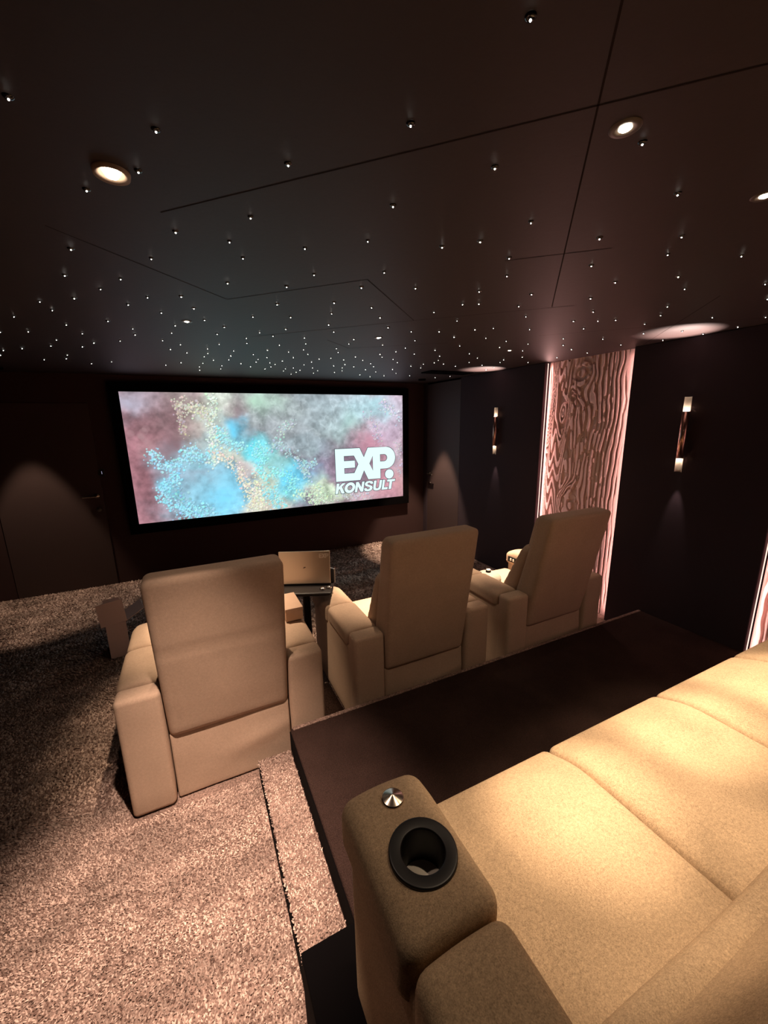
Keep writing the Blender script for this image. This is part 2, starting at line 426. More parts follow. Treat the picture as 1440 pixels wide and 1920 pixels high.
for (a, b) in (P1, P2):
    for yy, sgn, pw in ((b, -1, 8.5 if a > 2 else 4.0), (a, 1, 3.6)):
        s_ = box('led_strip', 3.388, 3.396, min(yy, yy+sgn*.004), max(yy, yy+sgn*.004), .01, CEIL-.01, M['led'])
        nm = ['on the far edge of the relief panel behind the right recliner', 'on the near edge of the relief panel behind the right recliner',
              'on the far edge of the relief panel beside the sofa', 'on the near edge of the relief panel beside the sofa'][k]; k += 1
        tag(s_, 'pink light strip '+nm, 'light strip', 'pink light strips')
        # area light shining across the relief
        L = area('led_light', (3.386, yy+sgn*.010, CEIL/2), (0, 0, 0), .012, CEIL-.1, pw, LED_COL)
        z = Vector((-.25, -sgn, 0)).normalized()       # local +Z is opposite the emission direction
        L.rotation_euler = Matrix((Vector((0, 0, 1)).cross(z), Vector((0, 0, 1)), z)).transposed().to_euler()

# ------------------------------------------------------------------ projection screen
SX0, SX1, SZ0, SZ1 = -.647, 2.95, .715, 2.242; SY = 5.45
scr = empty('projection_screen', ((SX0+SX1)/2, FRONT_Y, SZ0))
tag(scr, 'wide lit projection screen in a black frame on the front wall', 'screen')
cxs = (SX0+SX1)/2
def loc_(x, y, z): return (x-cxs, y-FRONT_Y, z-SZ0)
bm = bmesh.new()
for (x0, x1, z0, z1) in ((SX0-.10, SX1+.10, SZ1, SZ1+.10), (SX0-.10, SX1+.10, SZ0-.12, SZ0), (SX0-.10, SX0, SZ0, SZ1), (SX1, SX1+.10, SZ0, SZ1)):
    a = loc_(x0, SY-.01, z0); b = loc_(x1, FRONT_Y, z1)
    add_box(bm, a[0], b[0], a[1], b[1], a[2], b[2], .002, 1)
from_bm('screen_frame', bm, M['black'], scr)
NU, NV = 641, 273
u = np.linspace(0, 1, NU); v = np.linspace(0, 1, NV); UU, VV = np.meshgrid(u, v)
blobs = [(.05, .40, .13, .50, (148, 100, 108), 1, 0), (.03, .95, .12, .10, (168, 160, 172), 1, .2), (.19, .78, .09, .22, (132, 112, 113), 1, .1),
 (.28, .78, .06, .20, (178, 172, 162), 1, .6), (.335, .86, .035, .22, (200, 216, 200), 1.2, .9), (.33, .60, .03, .12, (195, 205, 200), 1, .9), (.42, .90, .05, .1, (140, 122, 128), 1, .1),
 (.50, .93, .10, .12, (168, 196, 182), 1, .1), (.60, .78, .14, .2, (146, 158, 162), 1, .35), (.74, .85, .1, .2, (150, 172, 178), 1, .35), (.86, .86, .08, .18, (165, 200, 208), 1, .5),
 (.97, .85, .05, .14, (190, 180, 196), 1, .7), (.90, .60, .09, .14, (170, 122, 138), 1, .1), (.95, .68, .05, .1, (178, 165, 185), .8, .4), (.80, .66, .09, .12, (150, 175, 172), .9, .35),
 (.16, .50, .06, .10, (150, 185, 205), 1, .9), (.22, .44, .06, .06, (140, 205, 222), 1.2, 1), (.28, .54, .07, .09, (140, 190, 205), 1, .9), (.19, .24, .06, .14, (120, 196, 218), 1.1, 1), (.12, .40, .03, .06, (150, 180, 195), .6, .7),
 (.27, .32, .05, .07, (138, 126, 134), 1, .3), (.36, .24, .08, .16, (122, 196, 222), 1.3, .35), (.28, .07, .12, .08, (130, 195, 215), 1, 1), (.42, .67, .045, .07, (108, 190, 220), 1.2, .4), (.36, .66, .05, .08, (130, 170, 190), 1, .8), (.385, .6, .03, .06, (150, 215, 220), 1, .9),
 (.405, .48, .05, .05, (196, 198, 180), 1.1, .5), (.46, .40, .045, .05, (204, 176, 170), 1.1, .8), (.49, .24, .045, .12, (205, 212, 188), 1.2, 1), (.49, .07, .06, .09, (212, 206, 188), 1.2, 1), (.44, .2, .03, .12, (140, 132, 142), .8, .2),
 (.505, .52, .05, .09, (105, 206, 218), 1.2, .8), (.56, .38, .06, .10, (150, 215, 204), 1.2, 1), (.63, .33, .05, .09, (100, 200, 236), 1.2, .6), (.585, .17, .05, .1, (130, 210, 215), 1, .9), (.64, .57, .08, .06, (150, 170, 178), 1, .8), (.72, .50, .04, .08, (145, 165, 175), .7, .8),
 (.675, .24, .04, .07, (160, 200, 190), 1, 1), (.60, .46, .03, .04, (128, 108, 122), 1, .2), (.73, .10, .06, .07, (188, 212, 182), 1.2, 1), (.70, .38, .05, .12, (120, 112, 130), 1, .1), (.80, .42, .07, .2, (130, 112, 130), 1, .1), (.86, .07, .06, .06, (190, 185, 192), .8, .9),
 (.66, .05, .05, .06, (140, 118, 136), 1, .2), (.95, .15, .07, .18, (186, 134, 146), 1, .05), (.985, .4, .03, .2, (178, 165, 178), .9, .5), (.08, .62, .03, .07, (160, 125, 128), .6, .5)]

pic = np.zeros((NV, NU, 3)); wt = np.full((NV, NU), .16); pic += np.array((138, 118, 128.))*.16
wu = (fbm(UU*14+3, VV*6+1, 5)-.5)*.12; wv = (fbm(UU*14+33, VV*6+21, 5)-.5)*.28
for (a, b, ra, rb, c, s_, fl) in blobs:
    a = .72*a/(1-.28*a)                      # across the screen
    g = s_*np.exp(-(((UU+wu-a)/ra)**2+((VV+wv-b)/rb)**2)**1.15)
    pic += g[..., None]*np.array(c, float); wt += g
pic /= wt[..., None]
cl = fbm(UU*26+5, VV*11+9, 5)-.5; cl2 = fbm(UU*70+15, VV*30+9, 4)-.5; vein = np.abs(fbm(UU*18+60, VV*8+70, 5)-.5)
pic *= (1+.50*cl+.30*cl2)[..., None]; pic += (14*np.exp(-(vein/.03)**2)*sm(.1, .3, UU))[..., None]
asp = (SX1-SX0)/(SZ1-SZ0)
def splat(uc, vc, rad, col, al):
    x = uc*(NU-1); y = vc*(NV-1); r_ = rad*(NU-1)
    i0, i1 = int(max(0, x-r_-2)), int(min(NU, x+r_+3)); j0, j1 = int(max(0, y-r_-2)), int(min(NV, y+r_+3))
    if i0 >= i1 or j0 >= j1: return
    yy, xx = np.mgrid[j0:j1, i0:i1]
    d = np.sqrt((xx-x)**2+(yy-y)**2)
    m = np.clip(r_+.5-d, 0, 1)*al
    pic[j0:j1, i0:i1] = pic[j0:j1, i0:i1]*(1-m[..., None])+np.array(col)*m[..., None]
def mist(uc, vc, ru, rv, col, al):
    g = al*np.exp(-(((UU+wu*.5-uc)/ru)**2+((VV+wv*.5-vc)/rv)**2))*(.8+.9*cl+.5*cl2)
    g = np.clip(g, 0, 1)[..., None]
    pic[...] = pic*(1-g)+np.array(col, float)*g
mist(.33, .667, .022, .06, (100, 200, 235), .9); mist(.245, .26, .085, .20, (138, 200, 222), .75); mist(.263, .13, .06, .10, (112, 200, 235), .6)
mist(.095, .245, .025, .07, (118, 205, 232), .7); mist(.396, .53, .03, .08, (95, 205, 222), .8); mist(.505, .26, .04, .09, (92, 195, 240), .8)
mist(.472, .40, .04, .06, (140, 190, 205), .6); mist(.285, .5, .03, .05, (205, 205, 180), .6); mist(.335, .4, .018, .05, (215, 178, 170), .7); mist(.607, .5, .03, .05, (150, 180, 182), .5)
mist(.415, .94, .05, .07, (165, 205, 180), .7); mist(.77, .77, .05, .1, (150, 188, 178), .5); mist(.89, .9, .05, .12, (160, 205, 214), .7); mist(.92, .62, .06, .1, (192, 180, 200), .6)
mist(.83, .55, .06, .10, (178, 124, 140), .6); mist(.86, .05, .1, .1, (196, 142, 152), .7); mist(.99, .15, .03, .2, (200, 150, 150), .7); mist(.02, .93, .05, .06, (165, 170, 190), .6)
mist(.33, .84, .02, .09, (132, 112, 118), .7); mist(.13, .6, .035, .09, (118, 92, 98), .8)
for q in range(9): splat(.045+RNG.normal(0, .014), .70+RNG.normal(0, .05), RNG.uniform(.006, .013), (158, 126, 130), .35)
bands = [
 ([(.27,.996),(.264,.932),(.275,.884),(.254,.779),(.254,.713),(.261,.63),(.256,.563),(.244,.481),(.251,.42)], .012, (212,230,215), 300),
 ([(.163,.923),(.185,.884),(.217,.892),(.241,.844),(.251,.787)], .016, (205,205,186), 240),
 ([(.158,.892),(.163,.806),(.169,.67)], .010, (188,176,166), 110),
 ([(.066,.567),(.066,.511),(.079,.47),(.108,.441),(.139,.445),(.167,.507),(.182,.555),(.202,.486),(.225,.508),(.26,.538)], .015, (158,218,234), 420),
 ([(.124,.406),(.133,.33),(.101,.31),(.08,.257),(.083,.206),(.101,.134),(.126,.111),(.16,.085),(.206,.082)], .014, (150,218,238), 420),
 ([(.119,.035),(.177,.028),(.231,.039)], .018, (152,214,232), 200), ([(.117,.266),(.127,.204),(.143,.149)], .012, (140,190,208), 100),
 ([(.28,.703),(.293,.61),(.323,.582),(.354,.571)], .014, (160,222,228), 190),
 ([(.259,.513),(.285,.492),(.313,.42),(.336,.364),(.339,.274),(.362,.216),(.378,.139),(.36,.051),(.381,.027)], .014, (222,212,196), 380),
 ([(.384,.53),(.417,.565),(.398,.482),(.423,.411),(.394,.377),(.432,.303),(.473,.326),(.506,.291),(.525,.216),(.498,.161)], .017, (150,225,228), 480),
 ([(.447,.524),(.474,.616),(.496,.518),(.528,.476),(.552,.413),(.567,.321),(.587,.256)], .011, (172,200,206), 260),
 ([(.617,.414),(.598,.366),(.569,.411)], .010, (165,205,212), 90),
 ([(.379,.264),(.386,.145),(.375,.059),(.408,.081)], .022, (222,222,198), 300), ([(.428,.196),(.45,.101),(.476,.013)], .020, (150,220,226), 240),
 ([(.536,.153),(.561,.096),(.587,.1),(.616,.178),(.637,.089),(.595,.036),(.636,.026),(.669,.072)], .014, (200,224,196), 330),
 ([(.697,.076),(.77,.071),(.814,.039),(.845,.009)], .014, (196,194,200), 110),
 ([(.904,.918),(.94,.877),(.97,.824),(.991,.76)], .016, (204,204,220), 130), ([(.844,.806),(.882,.669),(.886,.541)], .02, (186,182,198), 100),
 ([(.489,.682),(.515,.737),(.54,.765)], .012, (182,200,200), 80), ([(.985,.6),(.99,.4),(.985,.25)], .012, (186,176,190), 70)]
for pts, wd, c, n in bands:
    P_ = np.array(pts); L_ = np.r_[0, np.cumsum(np.hypot(np.diff(P_[:, 0]), np.diff(P_[:, 1])/asp))]
    for q in range(n):
        t = RNG.uniform(0, L_[-1]); a = np.interp(t, L_, P_[:, 0])+RNG.normal(0, wd*.75); b = np.interp(t, L_, P_[:, 1])+RNG.normal(0, wd*.75*asp)
        rr = RNG.choice((.0016, .0022, .003, .0042), p=(.3, .35, .25, .1)); j = RNG.normal(0, 9, 3)+RNG.normal(0, 8)
        splat(a+.0012, b-.004, rr*1.15, np.array(c)*.55, .28)
        splat(a, b, rr, np.clip(np.array(c)+j, 0, 250), .85)
pic = np.clip(pic, 0, 255)/255
colr = np.where(pic <= .04045, pic/12.92, ((pic+.055)/1.055)**2.4); fm = np.ones((NV, NU))
V = np.empty((NV, NU, 3)); V[..., 0] = (UU-.5)*(SX1-SX0); V[..., 1] = SY-FRONT_Y; V[..., 2] = VV*(SZ1-SZ0)
idx = np.arange(NU*NV).reshape(NV, NU)
F = np.stack([idx[:-1, :-1], idx[:-1, 1:], idx[1:, 1:], idx[1:, :-1]], -1).reshape(-1, 4)
ms = bpy.data.materials.new('screen_picture'); ms.use_nodes = True; nt = ms.node_tree; N = nt.nodes; Lk = nt.links
N.remove(N['Principled BSDF'])
at = N.new('ShaderNodeAttribute'); at.attribute_name = 'picture'
em = N.new('ShaderNodeEmission'); Lk.new(at.outputs['Color'], em.inputs[0]); em.inputs[1].default_value = 1.32
Lk.new(em.outputs[0], N['Material Output'].inputs[0])
so = from_np('screen_image', V.reshape(-1, 3), F, ms, scr)
ca = so.data.color_attributes.new('picture', 'FLOAT_COLOR', 'POINT')
ca.data.foreach_set('color', np.concatenate([colr, fm[..., None]], -1).astype(np.float32).ravel())
tag(so, 'cyan, cream and mauve cloudy blossom picture')

M['logo'] = emit('logo_white', srgb(226, 255, 252), 1.1, sample=False)
M['logo_edge'] = emit('logo_outline', srgb(74, 72, 86), 1.0, sample=False)
LY = SY-FRONT_Y
def poly_obj(name, loops, mat, parent, y):
    """loops: list of closed outlines (x,z); holes allowed (even-odd) -> filled flat curve turned into a mesh"""
    cu = bpy.data.curves.new(name, 'CURVE'); cu.dimensions = '2D'; cu.fill_mode = 'BOTH'
    for lp in loops:
        sp = cu.splines.new('POLY'); sp.points.add(len(lp)-1); sp.use_cyclic_u = True
        for p, q in zip(sp.points, lp): p.co = (q[0], q[1], 0, 1)
    t = bpy.data.objects.new(name+'_tmp', cu); COL.objects.link(t)
    dg = bpy.context.evaluated_depsgraph_get(); me = bpy.data.meshes.new_from_object(t.evaluated_get(dg)); bpy.data.objects.remove(t)
    for vv in me.vertices:
        x, z = vv.co.x, vv.co.y; vv.co = Vector((x-cxs, y, z-SZ0))
    me.name = name
    return link_mesh(name, me, mat, parent)
def arc(cx, cz, r, a0, a1, n=14, rz=None):
    rz = rz or r
    return [(cx+r*math.cos(R(a0+(a1-a0)*i/n)), cz+rz*math.sin(R(a0+(a1-a0)*i/n))) for i in range(n+1)]
T, B = 1.494, 1.026
# E + X + P run together: outer outline and counters
outer = [(1.853, T), (2.232, T), (2.296, 1.358), (2.362, T), (2.66, T)] + arc(2.66, 1.332, .155, 90, -90, 18, .162) + [(2.562, 1.17), (2.562, B), (2.360, B), (2.294, 1.165), (2.230, B), (1.853, B)]
h1 = [(1.984, 1.390), (2.140, 1.390), (2.206, 1.262), (2.140, 1.135), (1.984, 1.135), (1.984, 1.215), (2.152, 1.215), (2.152, 1.317), (1.984, 1.317)]
h2 = [(2.440, 1.372), (2.383, 1.262), (2.440, 1.150)]
h3 = [(2.560, 1.388), (2.62, 1.388)] + arc(2.625, 1.334, .054, 90, -90, 12) + [(2.560, 1.280)]
dot = arc(2.712, 1.081, .072, 0, 352, 44)
letters = [[outer, h1, h2, h3], [dot]]
# KONSULT, slanted heavy capitals from strokes
def slant(p): return (p[0]+(p[1]-KZ0)*.18, p[1])
KZ0, KZ1 = .848, .998; hh = KZ1-KZ0
def G(x0, w, pts): return [slant((x0+a*w, KZ0+b*hh)) for a, b in pts]
letters.append([G(1.832, .135, [(0, 0), (.30, 0), (.30, .34), (.42, .47), (.70, 0), (1.07, 0), (.64, .66), (1.02, 1), (.64, 1), (.30, .66), (.30, 1), (0, 1)])])
def ell(x0, w, grow=0): return [slant((x0+w/2+(w/2-grow)*math.cos(R(a)), KZ0+hh/2+(hh/2-grow*.95+.004)*math.sin(R(a)))) for a in range(0, 360, 12)]
letters.append([ell(1.965, .165), ell(1.965, .165, .044)])
letters.append([G(2.135, .135, [(0, 0), (.28, 0), (.28, .55), (.70, 0), (1, 0), (1, 1), (.72, 1), (.72, .45), (.30, 1), (0, 1)])])
S_out = [(.98, .70), (.96, .86), (.82, .97), (.5, 1.02), (.18, .97), (.03, .82), (.03, .66), (.16, .52), (.42, .44), (.62, .38), (.68, .30), (.62, .22), (.48, .18), (.34, .21), (.29, .32), (0, .30), (.05, .12), (.2, .01), (.5, -.03), (.8, .01), (.96, .14), (1.0, .34), (.9, .48), (.68, .57), (.45, .63), (.34, .69), (.33, .76), (.4, .82), (.52, .83), (.64, .80), (.69, .70)]
letters.append([G(2.278, .140, S_out)])
letters.append([G(2.428, .135, [(0, 1), (0, .3), (.06, .12), (.2, .01), (.5, -.03), (.8, .01), (.94, .12), (1, .3), (1, 1), (.70, 1), (.70, .34), (.64, .22), (.5, .18), (.36, .22), (.30, .34), (.30, 1)])])
letters.append([G(2.575, .10, [(0, 0), (1, 0), (1, .22), (.36, .22), (.36, 1), (0, 1)])])
letters.append([G(2.650, .135, [(.33, 0), (.65, 0), (.65, .78), (1, .78), (1, 1), (0, 1), (0, .78), (.33, .78)])])
def grow(lp, d):
    a = sum(p[0]*q[1]-q[0]*p[1] for p, q in zip(lp, lp[1:]+lp[:1])); sg = 1 if a > 0 else -1
    out = []
    n = len(lp)
    for i in range(n):
        p, q, r_ = Vector(lp[i-1]), Vector(lp[i]), Vector(lp[(i+1) % n])
        e1 = (q-p); e2 = (r_-q)
        if e1.length < 1e-6 or e2.length < 1e-6: out.append(tuple(q)); continue
        e1.normalize(); e2.normalize()
        n1 = Vector((e1.y, -e1.x))*sg; n2 = Vector((e2.y, -e2.x))*sg
        b = n1+n2
        if b.length < 1e-3: b = n1
        b.normalize(); k = d/max(.5, b.dot(n1)); out.append(tuple(q+b*k))
    return out
names = ['logo_letters', 'logo_dot'] + ['logo_letter']*7
for i, lps in enumerate(letters):
    lo = poly_obj(names[i], lps, M['logo'], scr, LY-.003)
    edge = [grow(lps[0], .0075)] + [grow(h, -.0075) for h in lps[1:]]
    eo = poly_obj('letter_outline', edge, M['logo_edge'], lo, LY-.0016)
    if i == 0: tag(lo, 'white joined letters EXP')

# ------------------------------------------------------------------ recliners
def wrinkle(V, amp, fx, fy, ax=1, s=0):
    V = V.copy(); V[:, ax] += amp*(fbm(V[:, 0]*fx+s+50, V[:, 2]*fy+s+50, 3)-.5)*2; return V

def make_recliner(cx, tilt=0.0):
    r = empty('recliner', (cx, 1.93, 0))
    f = M['fabric']
    box('base', -.29, .29, .10, .84, .0, .05, M['black'], r)
    for s in (-1, 1):
        xi, xo = .298, .490
        x0, x1 = (xi, xo) if s > 0 else (-xo, -xi)
        def taper(V):
            V = V.copy(); t = np.clip((V[:, 2]-.02)/.6, 0, 1)
            return V
        a = rbox('armrest', (x0+.003, x1-.003, .03, .87, .004, .565), .028, f, r, (3, 8, 6))
        rbox('armrest_back', (x0, x1, .0, .115, .004, .648), .026, f, a, (3, 2, 6))
        def crown(V, x0=x0, x1=x1):
            V = V.copy(); u_ = (V[:, 0]-(x0+x1)/2)/((x1-x0)/2); top = V[:, 2] > .58
            V[top, 2] += .012*(1-u_[top]**2); return V
        rbox('armrest_pad', (x0-.008, x1+.008, .122, .50, .535, .640), .030, f, a, (5, 8, 3), crown)
        def crown2(V, x0=x0, x1=x1):
            V = crown(V); fr = sm(.75, .89, V[:, 1]); V[:, 2] -= fr*.03*(V[:, 2] > .55); return V
        rbox('armrest_pad', (x0-.006, x1+.006, .503, .895, .50, .638), .034, f, a, (5, 8, 3), crown2)
        # seat-side control plate on the right arm
        if s > 0:
            p = box('control_panel', x0-.014, x0+.004, .735, .845, .532, .582, M['blackplastic'], a, .003)
            for yy in (.772, .806):
                box('button', x0-.017, x0-.012, yy-.010, yy+.010, .545, .569, M['whiteplastic'], p, .002)
    def seatd(V):
        V = V.copy(); u_ = V[:, 0]/.3; top = V[:, 2] > .38
        V[top, 2] += .018*(1-u_[top]**2)*np.sin(np.clip((V[top, 1]-.3)/.58, 0, 1)*math.pi); return V
    rbox('seat', (-.293, .293, .24, .875, .24, .465), .05, f, r, (8, 8, 4), seatd)
    rbox('footrest', (-.293, .293, .83, .905, .07, .40), .03, f, r, (6, 2, 5))
    # backrest: rear shell from the rear seam up to the rounded head, leaning back
    Z0, Z1 = .365, 1.235
    def rear(t): return .022-.135*t
    def back(V):
        V = V.copy(); t = (V[:, 2]-Z0)/(Z1-Z0); y = V[:, 1]/.2
        thick = .20-.065*t
        V[:, 1] = rear(t)+y*thick
        crease = np.exp(-((V[:, 2]-.86)/.012)**2)*.003+np.exp(-((V[:, 2]-.60)/.010)**2)*.0015
        V[:, 1] += crease*(1-np.clip(y*3, 0, 1))
        V[:, 0] *= 1-.02*(1-t)
        V = wrinkle(V, .003, 5, 5, 1, cx*3)
        return V
    b = rbox('backrest', (-.298, .298, 0, .2, Z0, Z1), .036, f, r, (10, 4, 26), back)
    # front cushions of the backrest: lumbar part and head part
    def lum(V):
        V = V.copy(); t = (V[:, 2]-Z0)/(Z1-Z0)
        y = (V[:, 1]-.10)/.2
        V[:, 1] = rear(t)+.20-.10*t+y*(.21-.17*t)+.02*np.sin(V[:, 2]*90+V[:, 0]*20)*.12
        V[:, 0] *= .985
        return V
    rbox('back_cushion', (-.292, .292, .10, .30, .44, .985), .055, f, b, (8, 4, 14), lum)
    def hd(V):
        V = V.copy(); t = (V[:, 2]-Z0)/(Z1-Z0); y = (V[:, 1]-.10)/.2
        V[:, 1] = rear(t)+.085-.03*t+y*.115
        return V
    rbox('headrest', (-.288, .288, .10, .30, .965, 1.225), .05, f, b, (8, 4, 8), hd)
    # loose rear flap below the seam
    def flap(V):
        V = V.copy(); k = 1-np.clip((V[:, 1])/.05, 0, 1)
        zz = V[:, 2]
        V[:, 1] -= k*(.012*np.sin(np.clip((zz-.05)/.35, 0, 1)*math.pi)+.030*np.exp(-((zz-.12-(V[:, 0]+.3)*.22)/.05)**2)*sm(-.2, .2, V[:, 0]))
        V = wrinkle(V, .004, 4, 6, 1, 3)
        return V
    rbox('rear_flap', (-.292, .292, .034, .09, .006, .385), .012, f, r, (14, 2, 14), flap)
    return r
rec = make_recliner(.045)
tag(rec, 'beige recliner nearest the left side, its whole back in view beside the step', 'recliner', 'front row recliners')

def copy_tree(o, parent=None):
    c = o.copy(); COL.objects.link(c)
    if parent: c.parent = parent
    for ch in list(o.children): copy_tree(ch, c)
    return c
rec2 = copy_tree(rec); rec2.location = (1.215, 1.93, 0); tag(rec2, 'middle beige recliner of the front row, standing behind the platform', 'recliner')
rec3 = copy_tree(rec); rec3.location = (2.365, 1.93, 0); tag(rec3, 'beige recliner in front of the pink-lit carved wall panel', 'recliner')

for ch in rec3.children:
    if ch.name.startswith('backrest'):
        ch.rotation_euler = (R(3.0), 0, 0); pv = Vector((0, .06, .40))
        ch.location = pv-Matrix.Rotation(R(3.0), 3, 'X') @ pv

# ------------------------------------------------------------------ sofa
sofa = empty('sofa', (.235, -.15, .36))
tag(sofa, 'long beige reclining sofa on the upper platform at the lower right', 'sofa')
OX, OY, OZ = .235, -.15, .36
fs = M['sofa']
def sd(x0, x1, y0, y1, z0, z1): return (x0-OX, x1-OX, y0-OY, y1-OY, z0-OZ, z1-OZ)
box('base', *sd(.27, 2.96, -.08, .70, .36, .42), M['black'], sofa)
seams = [.432, 1.000, 1.610, 2.215, 2.80]
for i in range(4):
    a, b = seams[i]+.0015, seams[i+1]-.0015
    def seatd(V, a=a-OX, b=b-OX):
        V = V.copy(); u_ = (V[:, 0]-(a+b)/2)/((b-a)/2); y = V[:, 1]+OY; top = V[:, 2] > .30
        V[top, 2] += (.018*(1-np.abs(u_[top])**4)*sm(-.05, .3, .80-y[top]))
        fr = sm(.60, .82, y)
        V[:, 2] -= top*fr*fr*.045
        return V
    rbox('seat', sd(a, b, .10, .815, .50, .802), .028, fs, sofa, (14, 18, 4), seatd)
    rbox('footrest', sd(a+.004, b-.004, .755, .808, .42, .66), .02, fs, sofa, (6, 2, 5))
for (a, b) in ((.437, 1.609), (1.612, 2.798)):
    # soft roll where the back meets the seat
    def roll(V, a=a-OX, b=b-OX):
        V = V.copy(); V[:, 1] += .003*np.sin((V[:, 0])*7.0); return V
    bk = rbox('backrest', sd(a, b, -.04, .236, .832, 1.36), .036, fs, sofa, (16, 4, 12),
              lambda V: np.column_stack([V[:, 0], V[:, 1]-.60*np.clip((V[:, 2]+OZ-.85), 0, 1)-.008, V[:, 2]]))
    rbox('lumbar_roll', sd(a, b, .175, .269, .72, .880), .042, fs, bk, (20, 4, 3), roll)
# arms
for (x0, x1, left) in ((.235, .424, True), (2.808, 2.995, False)):
    ar = rbox('armrest', sd(x0, x1, -.15, .735, .38, .955), .045, fs, sofa, (4, 10, 8))
    c = ((x0+x1)/2)-OX; hw = (x1-x0)/2
    def crown(V, c=c, hw=hw, lift=0.0):
        V = V.copy(); u_ = np.clip((V[:, 0]-c)/hw, -1, 1); top = V[:, 2] > .57
        V[top, 2] += .010*(1-u_[top]**2)
        fr = sm(.66, .76, V[:, 1]+OY); V[:, 2] -= fr*top*.012
        return V
    p1 = rbox('armrest_pad', sd(x0-.012, x1+.012, .413, .752, .86, 1.0), .035, fs, ar, (8, 12, 4), crown)
    p2 = rbox('armrest_pad', sd(x0-.010, x1+.003, -.06, .409, .86, .992), .032, fs, ar, (8, 12, 4), crown)
    hx = (.336 if left else 2.90)-OX; hy = .545-OY
    bm = bmesh.new(); add_lathe(bm, [(0, .50), (.047, .50), (.047, .80), (0, .80)], 48, 0, (hx, hy, 0))
    ct_ = from_bm('cutter', bm, fs, sofa)
    md = p1.modifiers.new('hole', 'BOOLEAN'); md.operation = 'DIFFERENCE'; md.object = ct_; md.solver = 'EXACT'
    md2 = ar.modifiers.new('hole', 'BOOLEAN'); md2.operation = 'DIFFERENCE'; md2.object = ct_; md2.solver = 'EXACT'
    dg = bpy.context.evaluated_depsgraph_get()
    for o_ in (p1, ar):
        me_ = bpy.data.meshes.new_from_object(o_.evaluated_get(dg)); o_.modifiers.clear(); o_.data = me_
    bpy.data.objects.remove(ct_)
    # cup holder: wide black flange, deep well, pale bottom
    hx = (.336 if left else 2.90)-OX; hy = .545-OY; hz = 1.013-OZ
    ch = lathe('cup_holder', [(.0445, -.018), (.0448, -.003), (.0452, -.0005), (.0468, .0008), (.0475, .0010), (.066, .0018), (.0685, .0016), (.0700, .0006), (.0705, -.0015), (.0705, -.014)], M['blackplastic'], p1, 56, (hx, hy, hz))
    lathe('cup_well', [(.0445, -.018), (.043, -.085), (.0425, -.088)], M['blackplastic'], ch, 48, (hx, hy, hz))
    lathe('cup_bottom', [(0, -.081), (.0427, -.082)], M['cup_pale'], ch, 48, (hx, hy, hz))
    kx = (.334 if left else 2.90)-OX; ky = .677-OY; kz = 1.006-OZ
    kb = lathe('control_knob', [(.0255, 0), (.0265, .004), (.0255, .007)] + [(.0255*(1-i/12), .007+.010*(i/12)) for i in range(1, 12)] + [(0, .0172)], M['steel'], p1, 48, (kx, ky, kz))
    tag(kb, 'round brushed metal knob')

# ------------------------------------------------------------------ small things in the front row
tb = empty('pedestal_table', (.64, 2.66, 0), R(-24))
tag(tb, 'black pedestal table between the left and middle recliners, carrying the laptop', 'table')
rbox('table_top', (-.20, .20, -.15, .15, .705, .732), .012, M['blacksatin'], tb, (3, 3, 1))
lathe('pedestal', [(0, .02), (.03, .02), (.026, .68), (.05, .705), (0, .706)], M['blacksatin'], tb, 24)
lathe('foot', [(0, 0), (.075, 0), (.075, .012), (.03, .025), (0, .026)], M['blacksatin'], tb, 32)
lp = empty('laptop', (.645, 2.665, .733), R(-24))
tag(lp, 'open laptop with pale gold lid standing on the black pedestal table', 'laptop')
box('keyboard_base', -.18, .18, -.02, .12, .0, .016, M['blacksatin'], lp, .004)
V0 = Matrix.Rotation(R(-12), 4, 'X')
ld = box('lid', -.18, .18, -.008, 0, 0, .235, M['lid'], lp, .003, 2); ld.location = (0, -.02, .014); ld.rotation_euler = (R(-6), 0, 0)
box('screen_bezel', -.172, .172, .0005, .0012, .01, .225, M['blackplastic'], ld)
def glyphs(parent, mat, polys, name):
    bm = bmesh.new()
    for pg in polys: bm.faces.new([bm.verts.new((x, -.0086, z)) for x, z in pg])
    return from_bm(name, bm, mat, parent)
ex, ez, eh = .105, .185, .032
glyphs(ld, M['lidtext'], [[(ex, ez), (ex+.006, ez), (ex+.006, ez+eh), (ex, ez+eh)], [(ex, ez), (ex+.019, ez), (ex+.019, ez+.006), (ex, ez+.006)], [(ex, ez+.013), (ex+.017, ez+.013), (ex+.017, ez+.019), (ex, ez+.019)], [(ex, ez+eh-.006), (ex+.019, ez+eh-.006), (ex+.019, ez+eh), (ex, ez+eh)],
     [(ex+.019, ez), (ex+.027, ez), (ex+.045, ez+eh), (ex+.037, ez+eh)], [(ex+.037, ez), (ex+.045, ez), (ex+.027, ez+eh), (ex+.019, ez+eh)],
     [(ex+.044, ez), (ex+.050, ez), (ex+.050, ez+eh), (ex+.044, ez+eh)], [(ex+.050, ez+.011), (ex+.064, ez+.013), (ex+.064, ez+.018), (ex+.050, ez+.016)], [(ex+.050, ez+eh-.006), (ex+.062, ez+eh-.006), (ex+.064, ez+eh-.002), (ex+.050, ez+eh)], [(ex+.060, ez+.014), (ex+.066, ez+.018), (ex+.066, ez+.028), (ex+.060, ez+eh)]], 'lid_lettering')
glyphs(ld, M['lidmark'], [[(-.012, .112), (-.002, .113), (.010, .119), (.004, .124), (-.004, .123), (-.009, .117)]], 'lid_emblem')
sl = box('dark_slab', -.008, .008, -.022, .022, 0, .105, M['grey'], None, .003); sl.location = (.832, 2.62, .732); sl.rotation_euler = (0, 0, R(30))
tag(sl, 'small dark grey slab standing upright beside the laptop', 'device')
